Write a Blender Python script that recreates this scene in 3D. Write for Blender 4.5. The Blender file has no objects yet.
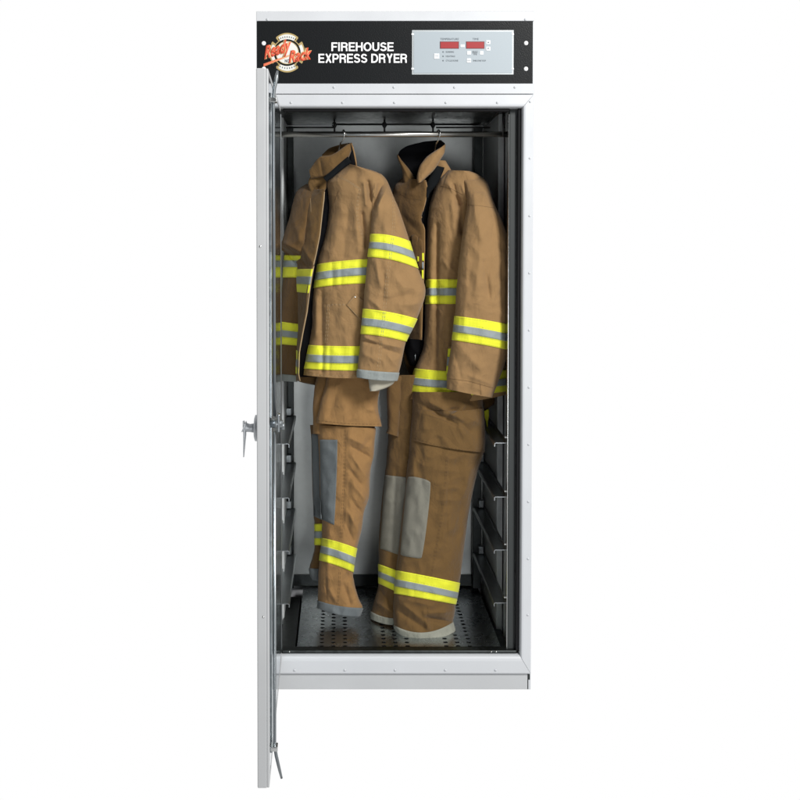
import bpy, bmesh, math, random
from mathutils import Vector, Matrix, noise
from mathutils.bvhtree import BVHTree
random.seed(7)
sc = bpy.context.scene
COL = sc.collection
PI = math.pi

# ------------------------------------------------------------------ camera geometry (photo pixel grid 800 x 800)
S = 0.003305                  # metres per photo pixel on the cabinet's front plane (Y = 0)
D = 3.54                      # camera distance to that plane
H = 1.504                     # eye height above the foot of the cabinet
A = math.radians(1.5)
F = D*math.cos(A)/S
CX = 340.0
PY = 235.0 + F*math.tan(A)
CAM = Vector((0, -D, H))
def P(px, py, Y=0.0):
    u = (px-CX)/F; v = (PY-py)/F
    d = Vector((u, math.cos(A)+v*math.sin(A), -math.sin(A)+v*math.cos(A)))
    return CAM + d*((Y+D)/d.y)
def X(px, Y=0.0): return P(px, 350, Y).x
def Z(py, Y=0.0): return P(CX, py, Y).z

cam = bpy.data.cameras.new('camera'); co = bpy.data.objects.new('camera', cam); COL.objects.link(co)
co.location = CAM; co.rotation_euler = (PI/2-A, 0, 0)
cam.sensor_width = 36; cam.lens = F*36/800
cam.shift_x = (400-CX)/800; cam.shift_y = -(400-PY)/800
cam.clip_end = 100; cam.clip_start = 0.05
sc.camera = co

# ------------------------------------------------------------------ materials
def new_mat(name):
    m = bpy.data.materials.new(name); m.use_nodes = True
    nt = m.node_tree; b = nt.nodes['Principled BSDF']
    return m, nt, b
def L(nt, a, b): nt.links.new(a, b)
def texco(nt, scale=(1,1,1)):
    t = nt.nodes.new('ShaderNodeTexCoord'); mp = nt.nodes.new('ShaderNodeMapping')
    mp.inputs['Scale'].default_value = scale
    L(nt, t.outputs['Object'], mp.inputs[0]); return mp.outputs[0]
def noise_n(nt, vec, scale, detail=3, rough=.5):
    n = nt.nodes.new('ShaderNodeTexNoise'); n.inputs['Scale'].default_value = scale
    n.inputs['Detail'].default_value = detail; n.inputs['Roughness'].default_value = rough
    L(nt, vec, n.inputs['Vector']); return n.outputs['Fac']
def ramp(nt, fac, stops):
    r = nt.nodes.new('ShaderNodeValToRGB'); e = r.color_ramp.elements
    while len(e) < len(stops): e.new(.5)
    for k, (p, c) in enumerate(stops):
        e[k].position = p; e[k].color = (*c, 1) if len(c) == 3 else c
    L(nt, fac, r.inputs[0]); return r.outputs[0]
def bump(nt, b, h, strength, dist, prev=None):
    n = nt.nodes.new('ShaderNodeBump'); n.inputs['Strength'].default_value = strength
    n.inputs['Distance'].default_value = dist; L(nt, h, n.inputs['Height'])
    if prev is not None: L(nt, prev, n.inputs['Normal'])
    L(nt, n.outputs[0], b.inputs['Normal']); return n.outputs[0]
def sc3(c, k): return tuple(min(1, x*k) for x in c)

def paint(name, c, rough=.38):
    m, nt, b = new_mat(name); v = texco(nt)
    L(nt, ramp(nt, noise_n(nt, v, 3, 4), [(.3, sc3(c, .96)), (.7, sc3(c, 1.03))]), b.inputs['Base Color'])
    L(nt, ramp(nt, noise_n(nt, v, 12, 3), [(.3, (rough-.06,)*3), (.7, (rough+.08,)*3)]), b.inputs['Roughness'])
    bump(nt, b, noise_n(nt, v, 500, 2), .06, .0006)
    return m
def steel(name, c, rough=.3, streak=(1,1,1), var=.25, metal=1.0, bp=.12, rv=1.0):
    m, nt, b = new_mat(name); v = texco(nt, streak)
    vo = nt.nodes.new('ShaderNodeTexVoronoi'); vo.inputs['Scale'].default_value = 55; L(nt, v, vo.inputs['Vector'])
    bw = nt.nodes.new('ShaderNodeRGBToBW'); L(nt, vo.outputs['Color'], bw.inputs[0])
    mx = nt.nodes.new('ShaderNodeMix'); mx.data_type = 'FLOAT'; mx.inputs[0].default_value = .72
    L(nt, bw.outputs[0], mx.inputs[2]); L(nt, noise_n(nt, v, 6, 5, .6), mx.inputs[3])
    f = mx.outputs[0]
    L(nt, ramp(nt, f, [(.3, sc3(c, 1-var)), (.7, sc3(c, 1+var))]), b.inputs['Base Color'])
    L(nt, ramp(nt, f, [(.3, (rough*(1-.2*rv),)*3), (.75, (rough*(1+.35*rv),)*3)]), b.inputs['Roughness'])
    b.inputs['Metallic'].default_value = metal
    bump(nt, b, noise_n(nt, v, 9, 3), bp, .004)
    return m
def plain(name, c, rough=.5, metal=0.0, bumpy=0, bscale=300, emis=None, spec=.5):
    m, nt, b = new_mat(name); b.inputs['Base Color'].default_value = (*c, 1)
    b.inputs['Roughness'].default_value = rough; b.inputs['Metallic'].default_value = metal
    b.inputs['Specular IOR Level'].default_value = spec
    if bumpy: bump(nt, b, noise_n(nt, texco(nt), bscale, 3), bumpy, .001)
    if emis: b.inputs['Emission Color'].default_value = (*emis[0], 1); b.inputs['Emission Strength'].default_value = emis[1]
    return m
def cloth(name, c, rough=.92, wrinkle=.5, weave=.5, var=.12, wscale=22):
    m, nt, b = new_mat(name); v = texco(nt)
    a = noise_n(nt, v, 14, 5, .6); g = noise_n(nt, v, 700, 2, .7)
    mx = nt.nodes.new('ShaderNodeMix'); mx.data_type = 'FLOAT'; mx.inputs[0].default_value = .50
    L(nt, a, mx.inputs[2]); L(nt, g, mx.inputs[3])
    L(nt, ramp(nt, mx.outputs[0], [(.28, sc3(c, 1-var)), (.5, c), (.74, sc3(c, 1+var))]), b.inputs['Base Color'])
    b.inputs['Roughness'].default_value = rough
    b.inputs['Specular IOR Level'].default_value = .25
    b.inputs['Sheen Weight'].default_value = .12; b.inputs['Sheen Roughness'].default_value = .5
    # soft creases: ridged noise, then weave grain
    n1 = nt.nodes.new('ShaderNodeTexNoise'); n1.inputs['Scale'].default_value = wscale; n1.inputs['Detail'].default_value = 4
    n1.inputs['Distortion'].default_value = .7; L(nt, texco(nt, (1, 1, .62)), n1.inputs['Vector'])
    p = bump(nt, b, n1.outputs['Fac'], wrinkle, .012)
    n3 = nt.nodes.new('ShaderNodeTexNoise'); n3.inputs['Scale'].default_value = 9; n3.inputs['Detail'].default_value = 5; n3.inputs['Roughness'].default_value = .55
    n3.inputs['Distortion'].default_value = 1.1; L(nt, texco(nt, (1.2, 1, .8)), n3.inputs['Vector'])
    crease = ramp(nt, n3.outputs['Fac'], [(.44, (1, 1, 1)), (.495, (0, 0, 0)), (.505, (0, 0, 0)), (.57, (1, 1, 1))])
    p = bump(nt, b, crease, wrinkle*.30, .006, p)
    bump(nt, b, g, weave, .0012, p)
    return m

M = dict(
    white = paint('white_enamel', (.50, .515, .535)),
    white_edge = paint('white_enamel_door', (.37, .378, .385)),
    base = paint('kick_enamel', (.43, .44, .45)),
    black_panel = plain('black_textured_enamel', (.008, .009, .010), .36, bumpy=.5, bscale=260, spec=.12),
    rubber = plain('black_rubber', (.008, .008, .009), .6, spec=.2),
    dark = steel('dark_steel', (.05, .055, .055), .38, var=.2),
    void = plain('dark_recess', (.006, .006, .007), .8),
    galv = steel('galvanised_steel', (.36, .39, .40), .33),
    wall = steel('galvanised_wall', (.50, .52, .51), .33, var=.05, bp=.015, rv=.25),
    side = steel('galvanised_side_sheet', (.46, .48, .48), .42, var=.08, metal=.2, bp=.05),
    door_in = steel('bright_door_liner', (.44, .49, .53), .13, var=.12),
    floor = steel('perforated_steel', (.46, .49, .51), .27, var=.06, bp=.02, rv=.2),
    bracket = steel('bracket_steel', (.30, .32, .33), .36, var=.08, bp=.03, rv=.3),
    chrome = plain('bright_steel', (.62, .63, .62), .22, 1.0),
    zinc = plain('zinc_rod', (.26, .28, .29), .35, 1.0),
    rod = plain('hanging_rod_steel', (.50, .49, .46), .26, 1.0, bumpy=.05, bscale=40),
    wire = plain('blued_wire', (.05, .05, .05), .4, .8),
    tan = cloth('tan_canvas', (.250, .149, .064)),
    tan2 = cloth('brown_and_shaded_canvas', (.122, .068, .022)),  # right trousers' own brown; on coat panels and collars, tan with shade painted in
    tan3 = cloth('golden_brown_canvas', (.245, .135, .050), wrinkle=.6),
    tan_shaded = cloth('shaded_canvas', (.115, .063, .021)),  # same canvas with shade put into the colour, for far and inner parts
    stitch = plain('stitching', (.33, .235, .13), .9),
    stitch_dark = plain('dark_stitching', (.10, .055, .02), .9),
    satin = plain('satin_handle', (.46, .48, .50), .4, .35),
    jamb = plain('dark_jamb_paint', (.030, .034, .034), .5, spec=.3),
    lining = plain('black_lining', (.004, .004, .005), .9, spec=.1, bumpy=.4, bscale=60),
    velcro = plain('black_hook_tape', (.006, .007, .008), .95, spec=.1, bumpy=.8, bscale=900),
    yellow = cloth('lime_yellow_tape', (.68, .69, .03), .7, .10, .6, .05),
    silver = cloth('silver_tape', (.22, .25, .26), .5, .10, .5, .06),
    greypatch = cloth('grey_suede_patch', (.125, .14, .145), .95, .3, .9, .08),
    beigepatch = cloth('stone_suede_patch', (.175, .168, .137), .95, .3, .9, .08),
    greycuff = cloth('grey_cuff', (.24, .26, .25), .95, .4, .9, .1),
    palecuff = cloth('pale_hem', (.25, .25, .205), .95, .5, .9, .35),
    thread = plain('tape_thread', (.42, .43, .12), .8),
    wrist = cloth('cream_knit', (.36, .34, .27), .95, .3, .8, .08),
    text = plain('white_print', (.80, .80, .80), .5),
    plate = plain('grey_membrane', (.31, .355, .385), .42),
    plate_frame = plain('plate_frame', (.42, .45, .46), .35, .6),
    red = plain('red_display', (.27, .022, .024), .4, emis=((.8, .05, .05), .05), spec=.3),
    red_rim = plain('display_rim', (.10, .012, .015), .4),
    button = plain('white_button', (.66, .68, .70), .4),
    ink = plain('dark_ink', (.10, .12, .14), .5),
    e_gold = plain('emblem_gold', (.36, .27, .11), .4),
    e_white = plain('emblem_white', (.62, .62, .58), .5),
    e_red = plain('emblem_red', (.62, .085, .035), .5),
    e_cream = plain('emblem_cream', (.72, .42, .20), .5),
)

# ------------------------------------------------------------------ object helpers
def tag(o, label, cat, group=None):
    o['label'] = label; o['category'] = cat
    if group: o['group'] = group
def thing(name, loc, label, cat, group=None):
    o = bpy.data.objects.new(name, None); COL.objects.link(o); o.location = loc
    o.empty_display_size = .05; tag(o, label, cat, group); o.matrix_basis = Matrix.Translation(loc); return o
WL = {}
def link(name, me, mats, parent=None, smooth=False, label=None):
    """mesh coordinates are world coordinates; the object's origin is kept at its parent's"""
    o = bpy.data.objects.new(name, me); COL.objects.link(o)
    for m in (mats if isinstance(mats, (list, tuple)) else [mats]): me.materials.append(m)
    if smooth:
        for p in me.polygons: p.use_smooth = True
    if parent is not None:
        o.parent = parent
        base = parent
        while base.parent: base = base.parent
        if parent is base:
            me.transform(Matrix.Translation(-base.location))
        else:
            me.transform(Matrix.Translation(-base.location))
    if label: o['label'] = label
    return o
def from_bm(name, bm, mat, parent=None, smooth=False, label=None):
    me = bpy.data.meshes.new(name); bm.normal_update(); bm.to_mesh(me); bm.free()
    return link(name, me, mat, parent, smooth, label)
def add_box(bm, x0, x1, y0, y1, z0, z1, bev=0.0):
    b2 = bmesh.new(); bmesh.ops.create_cube(b2, size=1)
    for v in b2.verts:
        v.co = Vector(((x0+x1)/2+v.co.x*(x1-x0), (y0+y1)/2+v.co.y*(y1-y0), (z0+z1)/2+v.co.z*(z1-z0)))
    if bev: bmesh.ops.bevel(b2, geom=list(b2.edges), offset=bev, segments=2, affect='EDGES', profile=.5)
    me = bpy.data.meshes.new('t'); b2.to_mesh(me); b2.free(); bm.from_mesh(me); bpy.data.meshes.remove(me)
def box(name, x0, x1, y0, y1, z0, z1, mat, parent=None, bev=0.0, label=None):
    bm = bmesh.new(); add_box(bm, min(x0,x1), max(x0,x1), min(y0,y1), max(y0,y1), min(z0,z1), max(z0,z1), bev)
    return from_bm(name, bm, mat, parent, label=label)
def add_tube(bm, pts, r, n=10, cap=True):
    pts = [Vector(p) for p in pts]; rings = []
    rr = r if isinstance(r, (list, tuple)) else [r]*len(pts)
    up = None
    for i, p in enumerate(pts):
        t = (pts[min(i+1, len(pts)-1)]-pts[max(i-1, 0)]).normalized()
        if up is None: up = t.orthogonal().normalized()
        up = (up - t*up.dot(t)).normalized(); s = t.cross(up)
        rings.append([bm.verts.new(p+(up*math.cos(2*PI*k/n)+s*math.sin(2*PI*k/n))*rr[i]) for k in range(n)])
    for a, b in zip(rings, rings[1:]):
        for k in range(n): bm.faces.new((a[k], a[(k+1) % n], b[(k+1) % n], b[k]))
    if cap: bm.faces.new(rings[0][::-1]); bm.faces.new(rings[-1])
def tube(name, pts, r, mat, parent=None, n=10, label=None):
    bm = bmesh.new(); add_tube(bm, pts, r, n); return from_bm(name, bm, mat, parent, True, label)
def add_dome(bm, c, r, h, axis='-Y', n=14):
    """pan head: disc rising from c along -Y (or along X)"""
    prof = [(r, 0), (r*.96, h*.45), (r*.7, h*.85), (r*.3, h)]
    c = Vector(c); rings = []
    for (q, d) in prof:
        ring = []
        for k in range(n):
            a = 2*PI*k/n
            if axis == '-Y': ring.append(bm.verts.new(c+Vector((q*math.cos(a), -d, q*math.sin(a)))))
            elif axis == 'X': ring.append(bm.verts.new(c+Vector((d, q*math.cos(a), q*math.sin(a)))))
            else: ring.append(bm.verts.new(c+Vector((-d, q*math.cos(a), q*math.sin(a)))))
        rings.append(ring)
    for a, b in zip(rings, rings[1:]):
        for k in range(n): bm.faces.new((a[k], a[(k+1) % n], b[(k+1) % n], b[k]))
    bm.faces.new(rings[-1])
def poly_prism(name, pts, y0, y1, mat, parent=None, label=None):
    """pts = (x,z) outline, extruded from y0 to y1"""
    bm = bmesh.new()
    a = [bm.verts.new((x, y0, z)) for x, z in pts]; b = [bm.verts.new((x, y1, z)) for x, z in pts]
    n = len(pts); bm.faces.new(a); bm.faces.new(b[::-1])
    for k in range(n): bm.faces.new((a[k], b[k], b[(k+1) % n], a[(k+1) % n]))
    bmesh.ops.recalc_face_normals(bm, faces=bm.faces)
    return from_bm(name, bm, mat, parent, label=label)
def text_fit(name, s, x0, y0, x1, y1, Y, mat, parent, bold=0.0, shear=0.0, thick=.0006, rot=0.0):
    """text fitted to a pixel rectangle on the plane Y (rot: around its lower left corner)"""
    cu = bpy.data.curves.new('t', 'FONT'); cu.body = s; cu.offset = bold; cu.shear = shear; cu.resolution_u = 4
    o = bpy.data.objects.new('t', cu); COL.objects.link(o)
    bpy.context.view_layer.update()
    dg = bpy.context.evaluated_depsgraph_get(); me = bpy.data.meshes.new_from_object(o.evaluated_get(dg))
    bpy.data.objects.remove(o)
    xs = [v.co.x for v in me.vertices]; ys = [v.co.y for v in me.vertices]
    a, b, c, d = min(xs), max(xs), min(ys), max(ys)
    X0, X1, Z0, Z1 = X(x0), X(x1), Z(y1), Z(y0)
    cr, sr = math.cos(rot), math.sin(rot)
    for v in me.vertices:
        lx = (v.co.x-a)/(b-a)*(X1-X0); lz = (v.co.y-c)/(d-c)*(Z1-Z0)
        v.co = Vector((X0+lx, Y, Z0+lz+lx*sr/cr))
    bm = bmesh.new(); bm.from_mesh(me); bpy.data.meshes.remove(me)
    r = bmesh.ops.extrude_face_region(bm, geom=list(bm.faces))
    for v in [g for g in r['geom'] if isinstance(g, bmesh.types.BMVert)]: v.co.y -= thick
    bmesh.ops.recalc_face_normals(bm, faces=bm.faces)
    return from_bm(name, bm, mat, parent)

# ================================================================== THE DRYING CABINET
XL, XR = X(257), X(532.5)
ZT, ZB = Z(11.5), Z(690)
XC = (XL+XR)/2
DEP = 0.74                       # outside depth
OX0, OX1 = X(269), X(521)        # door opening
OZ1, OZ0 = Z(108), Z(655)
dry = thing('drying_cabinet', (XC, 0.37, ZB), 'tall white steel gear drying cabinet with black header panel and its door wide open', 'drying cabinet')

# outer shell: sides, back, roof, floor of the case
T = .012
bm = bmesh.new()
add_box(bm, XL, XL+T, .004, DEP, Z(690), ZT, .001)
add_box(bm, XR-T, XR, .004, DEP, Z(690), ZT, .001)
add_box(bm, XL+T+.001, XR-T-.001, DEP-.012, DEP-.001, Z(690)+.003, ZT-.002)
add_box(bm, XL+T+.001, XR-T-.001, .004, DEP-.013, ZT-.014, ZT-.002)
add_box(bm, XL+T+.001, XR-T-.001, .02, DEP-.013, Z(690)+.003, Z(690)+.015)
from_bm('outer_case', bm, M['white'], dry)
# front skin pieces
top = box('top_rail', XL, XR, -.006, .003, Z(21.3), ZT, M['white'], dry, .002)
box('mounting_strip', XL, XR, -.004, .003, Z(94), Z(83.7), M['white'], dry, .0015)
hdr = box('header_panel', XL+.002, XR-.004, -.003, .003, Z(83.6), Z(21.5), M['black_panel'], dry)
# frame trim (mitred): four bars with a rounded inner lip
def trim_bar(name, quad, mat=M['white']):
    # quad: outer a,b, inner c,d in (x,z)
    bm = bmesh.new()
    (a, b, c, d) = quad
    yo, yi = -.002, -.007
    def lerp(p, q, t): return (p[0]+(q[0]-p[0])*t, p[1]+(q[1]-p[1])*t)
    prof = [(0, .003), (0, yo-.004), (.06, yi-.001), (.72, yi-.002), (.86, yi-.001), (.94, yi+.003), (.985, yi+.009), (1.0, yi+.016), (1.0, .03)]
    r0 = [bm.verts.new((*[lerp(a, d, t)[0]], y, lerp(a, d, t)[1])) for t, y in prof]
    r1 = [bm.verts.new((lerp(b, c, t)[0], y, lerp(b, c, t)[1])) for t, y in prof]
    for k in range(len(prof)-1): bm.faces.new((r0[k], r1[k], r1[k+1], r0[k+1]))
    bmesh.ops.recalc_face_normals(bm, faces=bm.faces)
    return from_bm(name, bm, mat, dry)
fx0, fx1, fz1, fz0 = XL+.001, XR-.0015, Z(94.8), Z(673)
g = .0006
ft = trim_bar('frame_trim', ((fx0+g, fz1), (fx1-g, fz1), (OX1-g, OZ1), (OX0+g, OZ1)))
fr = trim_bar('frame_trim', ((fx1, fz1-g), (fx1, fz0+g), (OX1, OZ0+g), (OX1, OZ1-g)))
fb = trim_bar('frame_trim', ((fx1-g, fz0), (fx0+g, fz0), (OX0+g, OZ0), (OX1-g, OZ0)))
fl = trim_bar('frame_trim', ((fx0, fz0+g), (fx0, fz1-g), (OX0, OZ1-g), (OX0, OZ0+g)))
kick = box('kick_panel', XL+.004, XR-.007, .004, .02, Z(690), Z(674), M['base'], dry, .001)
box('case_foot_seam', XR-.010, XR-.003, .003, .03, Z(680), Z(674.5), M['dark'], dry)
# screws
def screw(x, z, y, parent, r=.0042, mat=M['white'], h=.003):
    bm = bmesh.new(); add_dome(bm, (x, y, z), r, h); add_box(bm, x-r*.55, x+r*.55, y-h-.0006, y-h+.001, z-.0006, z+.0006)
    return from_bm('screw', bm, mat, parent, True)
ms = [o for o in dry.children if o.name.startswith('mounting_strip')][0]
for px in (276, 334, 393.5, 453.6, 513.6): screw(X(px), Z(87.5), -.004, ms)
for px in (291.5, 342.5, 394, 445, 496): screw(X(px), Z(103), -.0088, ft)
for px in (294.5, 345, 395.5, 446, 496.5): screw(X(px), Z(669), -.0088, fb)
for py in (102, 158.5, 216, 273, 330, 387, 444, 501, 558, 614): screw(X(528.6), Z(py), -.008, fr)
for py in (158.5, 273, 387, 501, 614): screw(X(261), Z(py), -.008, fl)
for px in (268, 523.5): screw(X(px), Z(19.8), -.006, top)
for (px, py) in ((264.4, 43.5), (264.4, 69), (524.5, 43.3), (524.5, 69)):
    bm = bmesh.new(); add_dome(bm, (X(px), -.003, Z(py)), .0072, .004, n=20); from_bm('rivet', bm, M['text'], hdr, True)
# lettering
def arc(cx, cy, rx, ry_, a0, a1, n=8):
    return [(cx+rx*math.cos(math.radians(a0+(a1-a0)*k/n)), cy+ry_*math.sin(math.radians(a0+(a1-a0)*k/n))) for k in range(n+1)]
SW = .165; q_ = SW/2
GL = {   # width, strokes (unit height, centre lines)
 'F': (.60, [[(q_, 0), (q_, 1)], [(q_, 1-q_), (.60, 1-q_)], [(q_, .50), (.54, .50)]]),
 'E': (.63, [[(q_, 0), (q_, 1)], [(q_, 1-q_), (.62, 1-q_)], [(q_, .51), (.58, .51)], [(q_, q_), (.63, q_)]]),
 'I': (.20, [[(q_, 0), (q_, 1)]]),
 'H': (.70, [[(q_, 0), (q_, 1)], [(.70-q_, 0), (.70-q_, 1)], [(q_, .52), (.70-q_, .52)]]),
 'O': (.80, [arc(.40, .5, .40-q_, .5-q_+.01, 0, 360, 28)]),
 'U': (.70, [[(q_, 1), (q_, .36)]+arc(.35, .36, .35-q_, .36-q_, 180, 360, 12)+[(.70-q_, 1)]]),
 'P': (.66, [[(q_, 0), (q_, 1)], [(q_, 1-q_), (.36, 1-q_)]+arc(.36, .68, .30-q_, .32-q_, 90, -90, 10)+[(q_, .36+q_)]]),
 'R': (.70, [[(q_, 0), (q_, 1)], [(q_, 1-q_), (.38, 1-q_)]+arc(.38, .71, .30-q_, .29-q_, 90, -90, 10)+[(q_, .42+q_)], [(.40, .50), (.52, .44), (.57, .34), (.585, 0)]]),
 'D': (.72, [[(q_, 0), (q_, 1)], [(q_, 1-q_), (.30, 1-q_)]+arc(.30, .5, .42-q_, .5-q_, 90, -90, 14)+[(q_, q_)]]),
 'S': (.66, [arc(.33, .715, .31-q_, .285-q_, 12, 250, 14)+[(.36, .51)]+arc(.33, .29, .33-q_, .29-q_, 70, -168, 14)]),
 'X': (.68, [[(.09, 0), (.59, 1)], [(.09, 1), (.59, 0)]]),
 'Y': (.68, [[(.34, 0), (.34, .45)], [(.10, 1), (.34, .44)], [(.58, 1), (.34, .44)]]),
 ' ': (.26, [])}
def ribbon(bm, pts, w, f, y):
    V = [Vector(p) for p in pts]; l, r_ = [], []
    closed = (V[0]-V[-1]).length < 1e-6
    for i, p in enumerate(V):
        a = V[i-1] if i else (V[-2] if closed else p); b = V[i+1] if i < len(V)-1 else (V[1] if closed else p)
        d = ((p-a).normalized() if (p-a).length > 1e-9 else Vector((0, 0)))+((b-p).normalized() if (b-p).length > 1e-9 else Vector((0, 0)))
        d.normalize(); nn = Vector((-d.y, d.x)); l.append(f(p+nn*w/2)); r_.append(f(p-nn*w/2))
    A0 = [bm.verts.new((x, y, z)) for x, z in l]; B0 = [bm.verts.new((x, y, z)) for x, z in r_]
    A1 = [bm.verts.new((x, y-.0005, z)) for x, z in l]; B1 = [bm.verts.new((x, y-.0005, z)) for x, z in r_]
    for k in range(len(V)-1):
        bm.faces.new((A1[k], A1[k+1], B1[k+1], B1[k])); bm.faces.new((A0[k], A0[k+1], A1[k+1], A1[k])); bm.faces.new((B1[k], B1[k+1], B0[k+1], B0[k]))
def letters(s_, x0, y0, x1, y1, Y, mat, parent, gap=.085):
    tot = sum(GL[c][0]+gap for c in s_)-gap; X0, X1, Z0, Z1 = X(x0), X(x1), Z(y1), Z(y0)
    kx, kz = (X1-X0)/tot, Z1-Z0; cur = 0; bm = bmesh.new(); n = 0
    for c in s_:
        wd, st = GL[c]
        for pl in st:
            n += 1; ribbon(bm, pl, SW, lambda p: (X0+(cur+p.x)*kx, Z0+p.y*kz), Y-.00006*(n % 5))
        cur += wd+gap
    bmesh.ops.recalc_face_normals(bm, faces=bm.faces)
    return from_bm('lettering', bm, mat, parent)
letters('FIREHOUSE', 331.5, 42.6, 393.2, 51.3, -.0032, M['text'], hdr)
letters('EXPRESS DRYER', 318.6, 54.0, 406.6, 63.0, -.0032, M['text'], hdr)
# emblem: four-armed cross badge behind slanted red script
ex, ey = 287.6, 52.8
def badge_outline(R, n=14, k=1.0):
    pts = []
    for arm in range(4):
        th = PI/2 - arm*PI/2
        for i in range(n+1):
            q = (i/n-.5)*2                     # along the arm's bulging end
            w = R*.60*q; hgt = R*(1.0-.22*q*q)
            if arm % 2: hgt *= .97
            x = hgt*math.cos(th) + w*math.sin(th); y = hgt*math.sin(th) - w*math.cos(th)
            pts.append((x, y))
        # notch between the arms
        th2 = th - PI/4
        pts.append((R*.80*math.cos(th2), R*.80*math.sin(th2)))
    return [(X(ex+x*.92), Z(ey-y)) for x, y in pts]
em = poly_prism('emblem', badge_outline(19.8), -.0034, -.003, M['e_gold'], hdr, label='round gold and white badge behind slanted red script')
poly_prism('badge_field', badge_outline(18.3), -.0038, -.0035, M['e_white'], hdr)
def ring(name, r0, r1, y, mat, a0=0, a1=2*PI, n=40, sx=1.0):
    bm = bmesh.new(); A0 = []; B0 = []
    for k in range(n+1):
        a = a0+(a1-a0)*k/n
        A0.append(bm.verts.new((X(ex+r1*sx*math.cos(a)), y, Z(ey-r1*math.sin(a))))); B0.append(bm.verts.new((X(ex+r0*sx*math.cos(a)), y, Z(ey-r0*math.sin(a)))))
    for k in range(n): bm.faces.new((A0[k], A0[k+1], B0[k+1], B0[k]))
    bmesh.ops.recalc_face_normals(bm, faces=bm.faces)
    return from_bm(name, bm, mat, hdr)
ring('badge_ring', 11.4, 13.4, -.0040, M['black_panel'])
ring('badge_ring', 11.0, 11.6, -.0041, M['e_gold'])
for q in range(4):                                   # gold corner braces with dark cores
    a = PI/4+q*PI/2
    ring('badge_brace', 13.4, 18.2, -.0042, M['e_gold'], a-.27, a+.27, 6)
    ring('badge_brace', 14.2, 20.2, -.0043, M['black_panel'], a-.13, a+.13, 4)
for a0, a1, r in ((PI*.30, PI*.70, 15.6), (PI*1.28, PI*1.72, 15.6)):   # tiny arc lettering, unreadable in the photo
    for k in range(9):
        a = a0+(a1-a0)*(k+.5)/9; ring('badge_mark', r-.8, r+.8, -.0042, M['ink'], a-.030, a+.030, 2)
text_fit('badge_mark', 'NC', 285.4, 59.6, 289.4, 62.6, -.0044, M['ink'], hdr, .02)
for off, mat, y in ((.09, M['e_cream'], -.0046), (.032, M['e_red'], -.0052)):
    text_fit('red_script', 'Ready', 264.8, 46.5, 291.5, 63.5, y, mat, hdr, off, .25, rot=.30)
    text_fit('red_script', 'Rack', 289.0, 51.2, 312.0, 63.6, y, mat, hdr, off, .25, rot=.17)
for k, (o0, o1, mt, y) in enumerate(((0, 2.9, M['e_cream'], -.0046), (.25, 1.35, M['e_red'], -.0050), (1.6, 2.75, M['e_red'], -.0050))):
    poly_prism('red_script', [(X(264.2), Z(66.9-o0)), (X(264.2), Z(66.9-o1)), (X(288), Z(58.0-o1*.8)), (X(291.8), Z(55.6-o0*.6))], y, y+.0003, mt, hdr)

# control plate
cp = box('control_panel', X(411.2), X(512.3), -.0045, -.003, Z(74.8), Z(30.2), M['plate_frame'], dry, .0012)
box('membrane', X(413), X(510.8), -.0056, -.0044, Z(73.4), Z(31.8), M['plate'], cp, .0006)
for px in (412, 511.2):
    for py in (34.5, 69): box('clip', X(px-1.2), X(px+1.2), -.0068, -.0045, Z(py+1), Z(py-1), M['button'], cp, .0008)
YP = -.0058
for (a, b) in ((439, 457.9), (464.8, 483.2)):
    d_ = box('display', X(a), X(b), -.0066, -.0056, Z(49), Z(41.8), M['red_rim'], cp, .0004)
    box('display_glass', X(a+.7), X(b-.7), -.0072, -.0066, Z(48.5), Z(42.4), M['red'], cp)
text_fit('printed_caption', 'TEMPERATURE', 439.3, 38.4, 457.7, 40.4, YP, M['ink'], cp)
text_fit('printed_caption', 'TIME', 471.3, 38.4, 477.4, 40.4, YP, M['ink'], cp)
for k, s in enumerate(('RUNNING', 'HEATING', 'CYCLE DONE')):
    y = 52.2+4.35*k
    bm = bmesh.new(); add_dome(bm, (X(442.2), -.0056, Z(y)), .0026, .001); from_bm('pilot_light', bm, M['ink'], cp)
    text_fit('printed_caption', s, 445, y-.8, (453, 454, 457.2)[k], y+.8, YP, M['ink'], cp)
for k, s in enumerate(('SELECT', 'PRESET', 'TIME')):
    text_fit('printed_caption', s, 471.2+.8*(k == 2), 51.2+1.5*k, 476.6-.8*(k == 2), 52.3+1.5*k, YP, M['ink'], cp)
text_fit('printed_caption', 'TIMER START STOP', 471.6, 60.2, 484.6, 61.7, YP, M['ink'], cp)
for (a, b, c, d) in ((433.2, 438.4, 53.8, 59.2), (459.3, 463.4, 44.8, 47.6), (484.8, 489, 40.6, 44.6), (484.8, 489, 47, 51), (465.8, 469.8, 51.4, 55), (478.6, 482.2, 51.4, 55), (465.6, 469.8, 58.6, 63)):
    box('button', X(a), X(b), -.0072, -.0056, Z(d), Z(c), M['button'], cp, .0007)
for (cx, cy, s) in ((486.9, 42.6, 1), (486.9, 49, -1)):
    poly_prism('arrow_mark', [(X(cx-1), Z(cy+.7*s)), (X(cx+1), Z(cy+.7*s)), (X(cx), Z(cy-.9*s))], -.0077, -.0073, M['ink'], cp)
box('arrow_mark', X(434), X(437.6), -.0076, -.0073, Z(56.7), Z(56.3), M['ink'], cp)
box('arrow_mark', X(466), X(469.4), -.0076, -.0073, Z(60.9), Z(60.5), M['ink'], cp)

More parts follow.
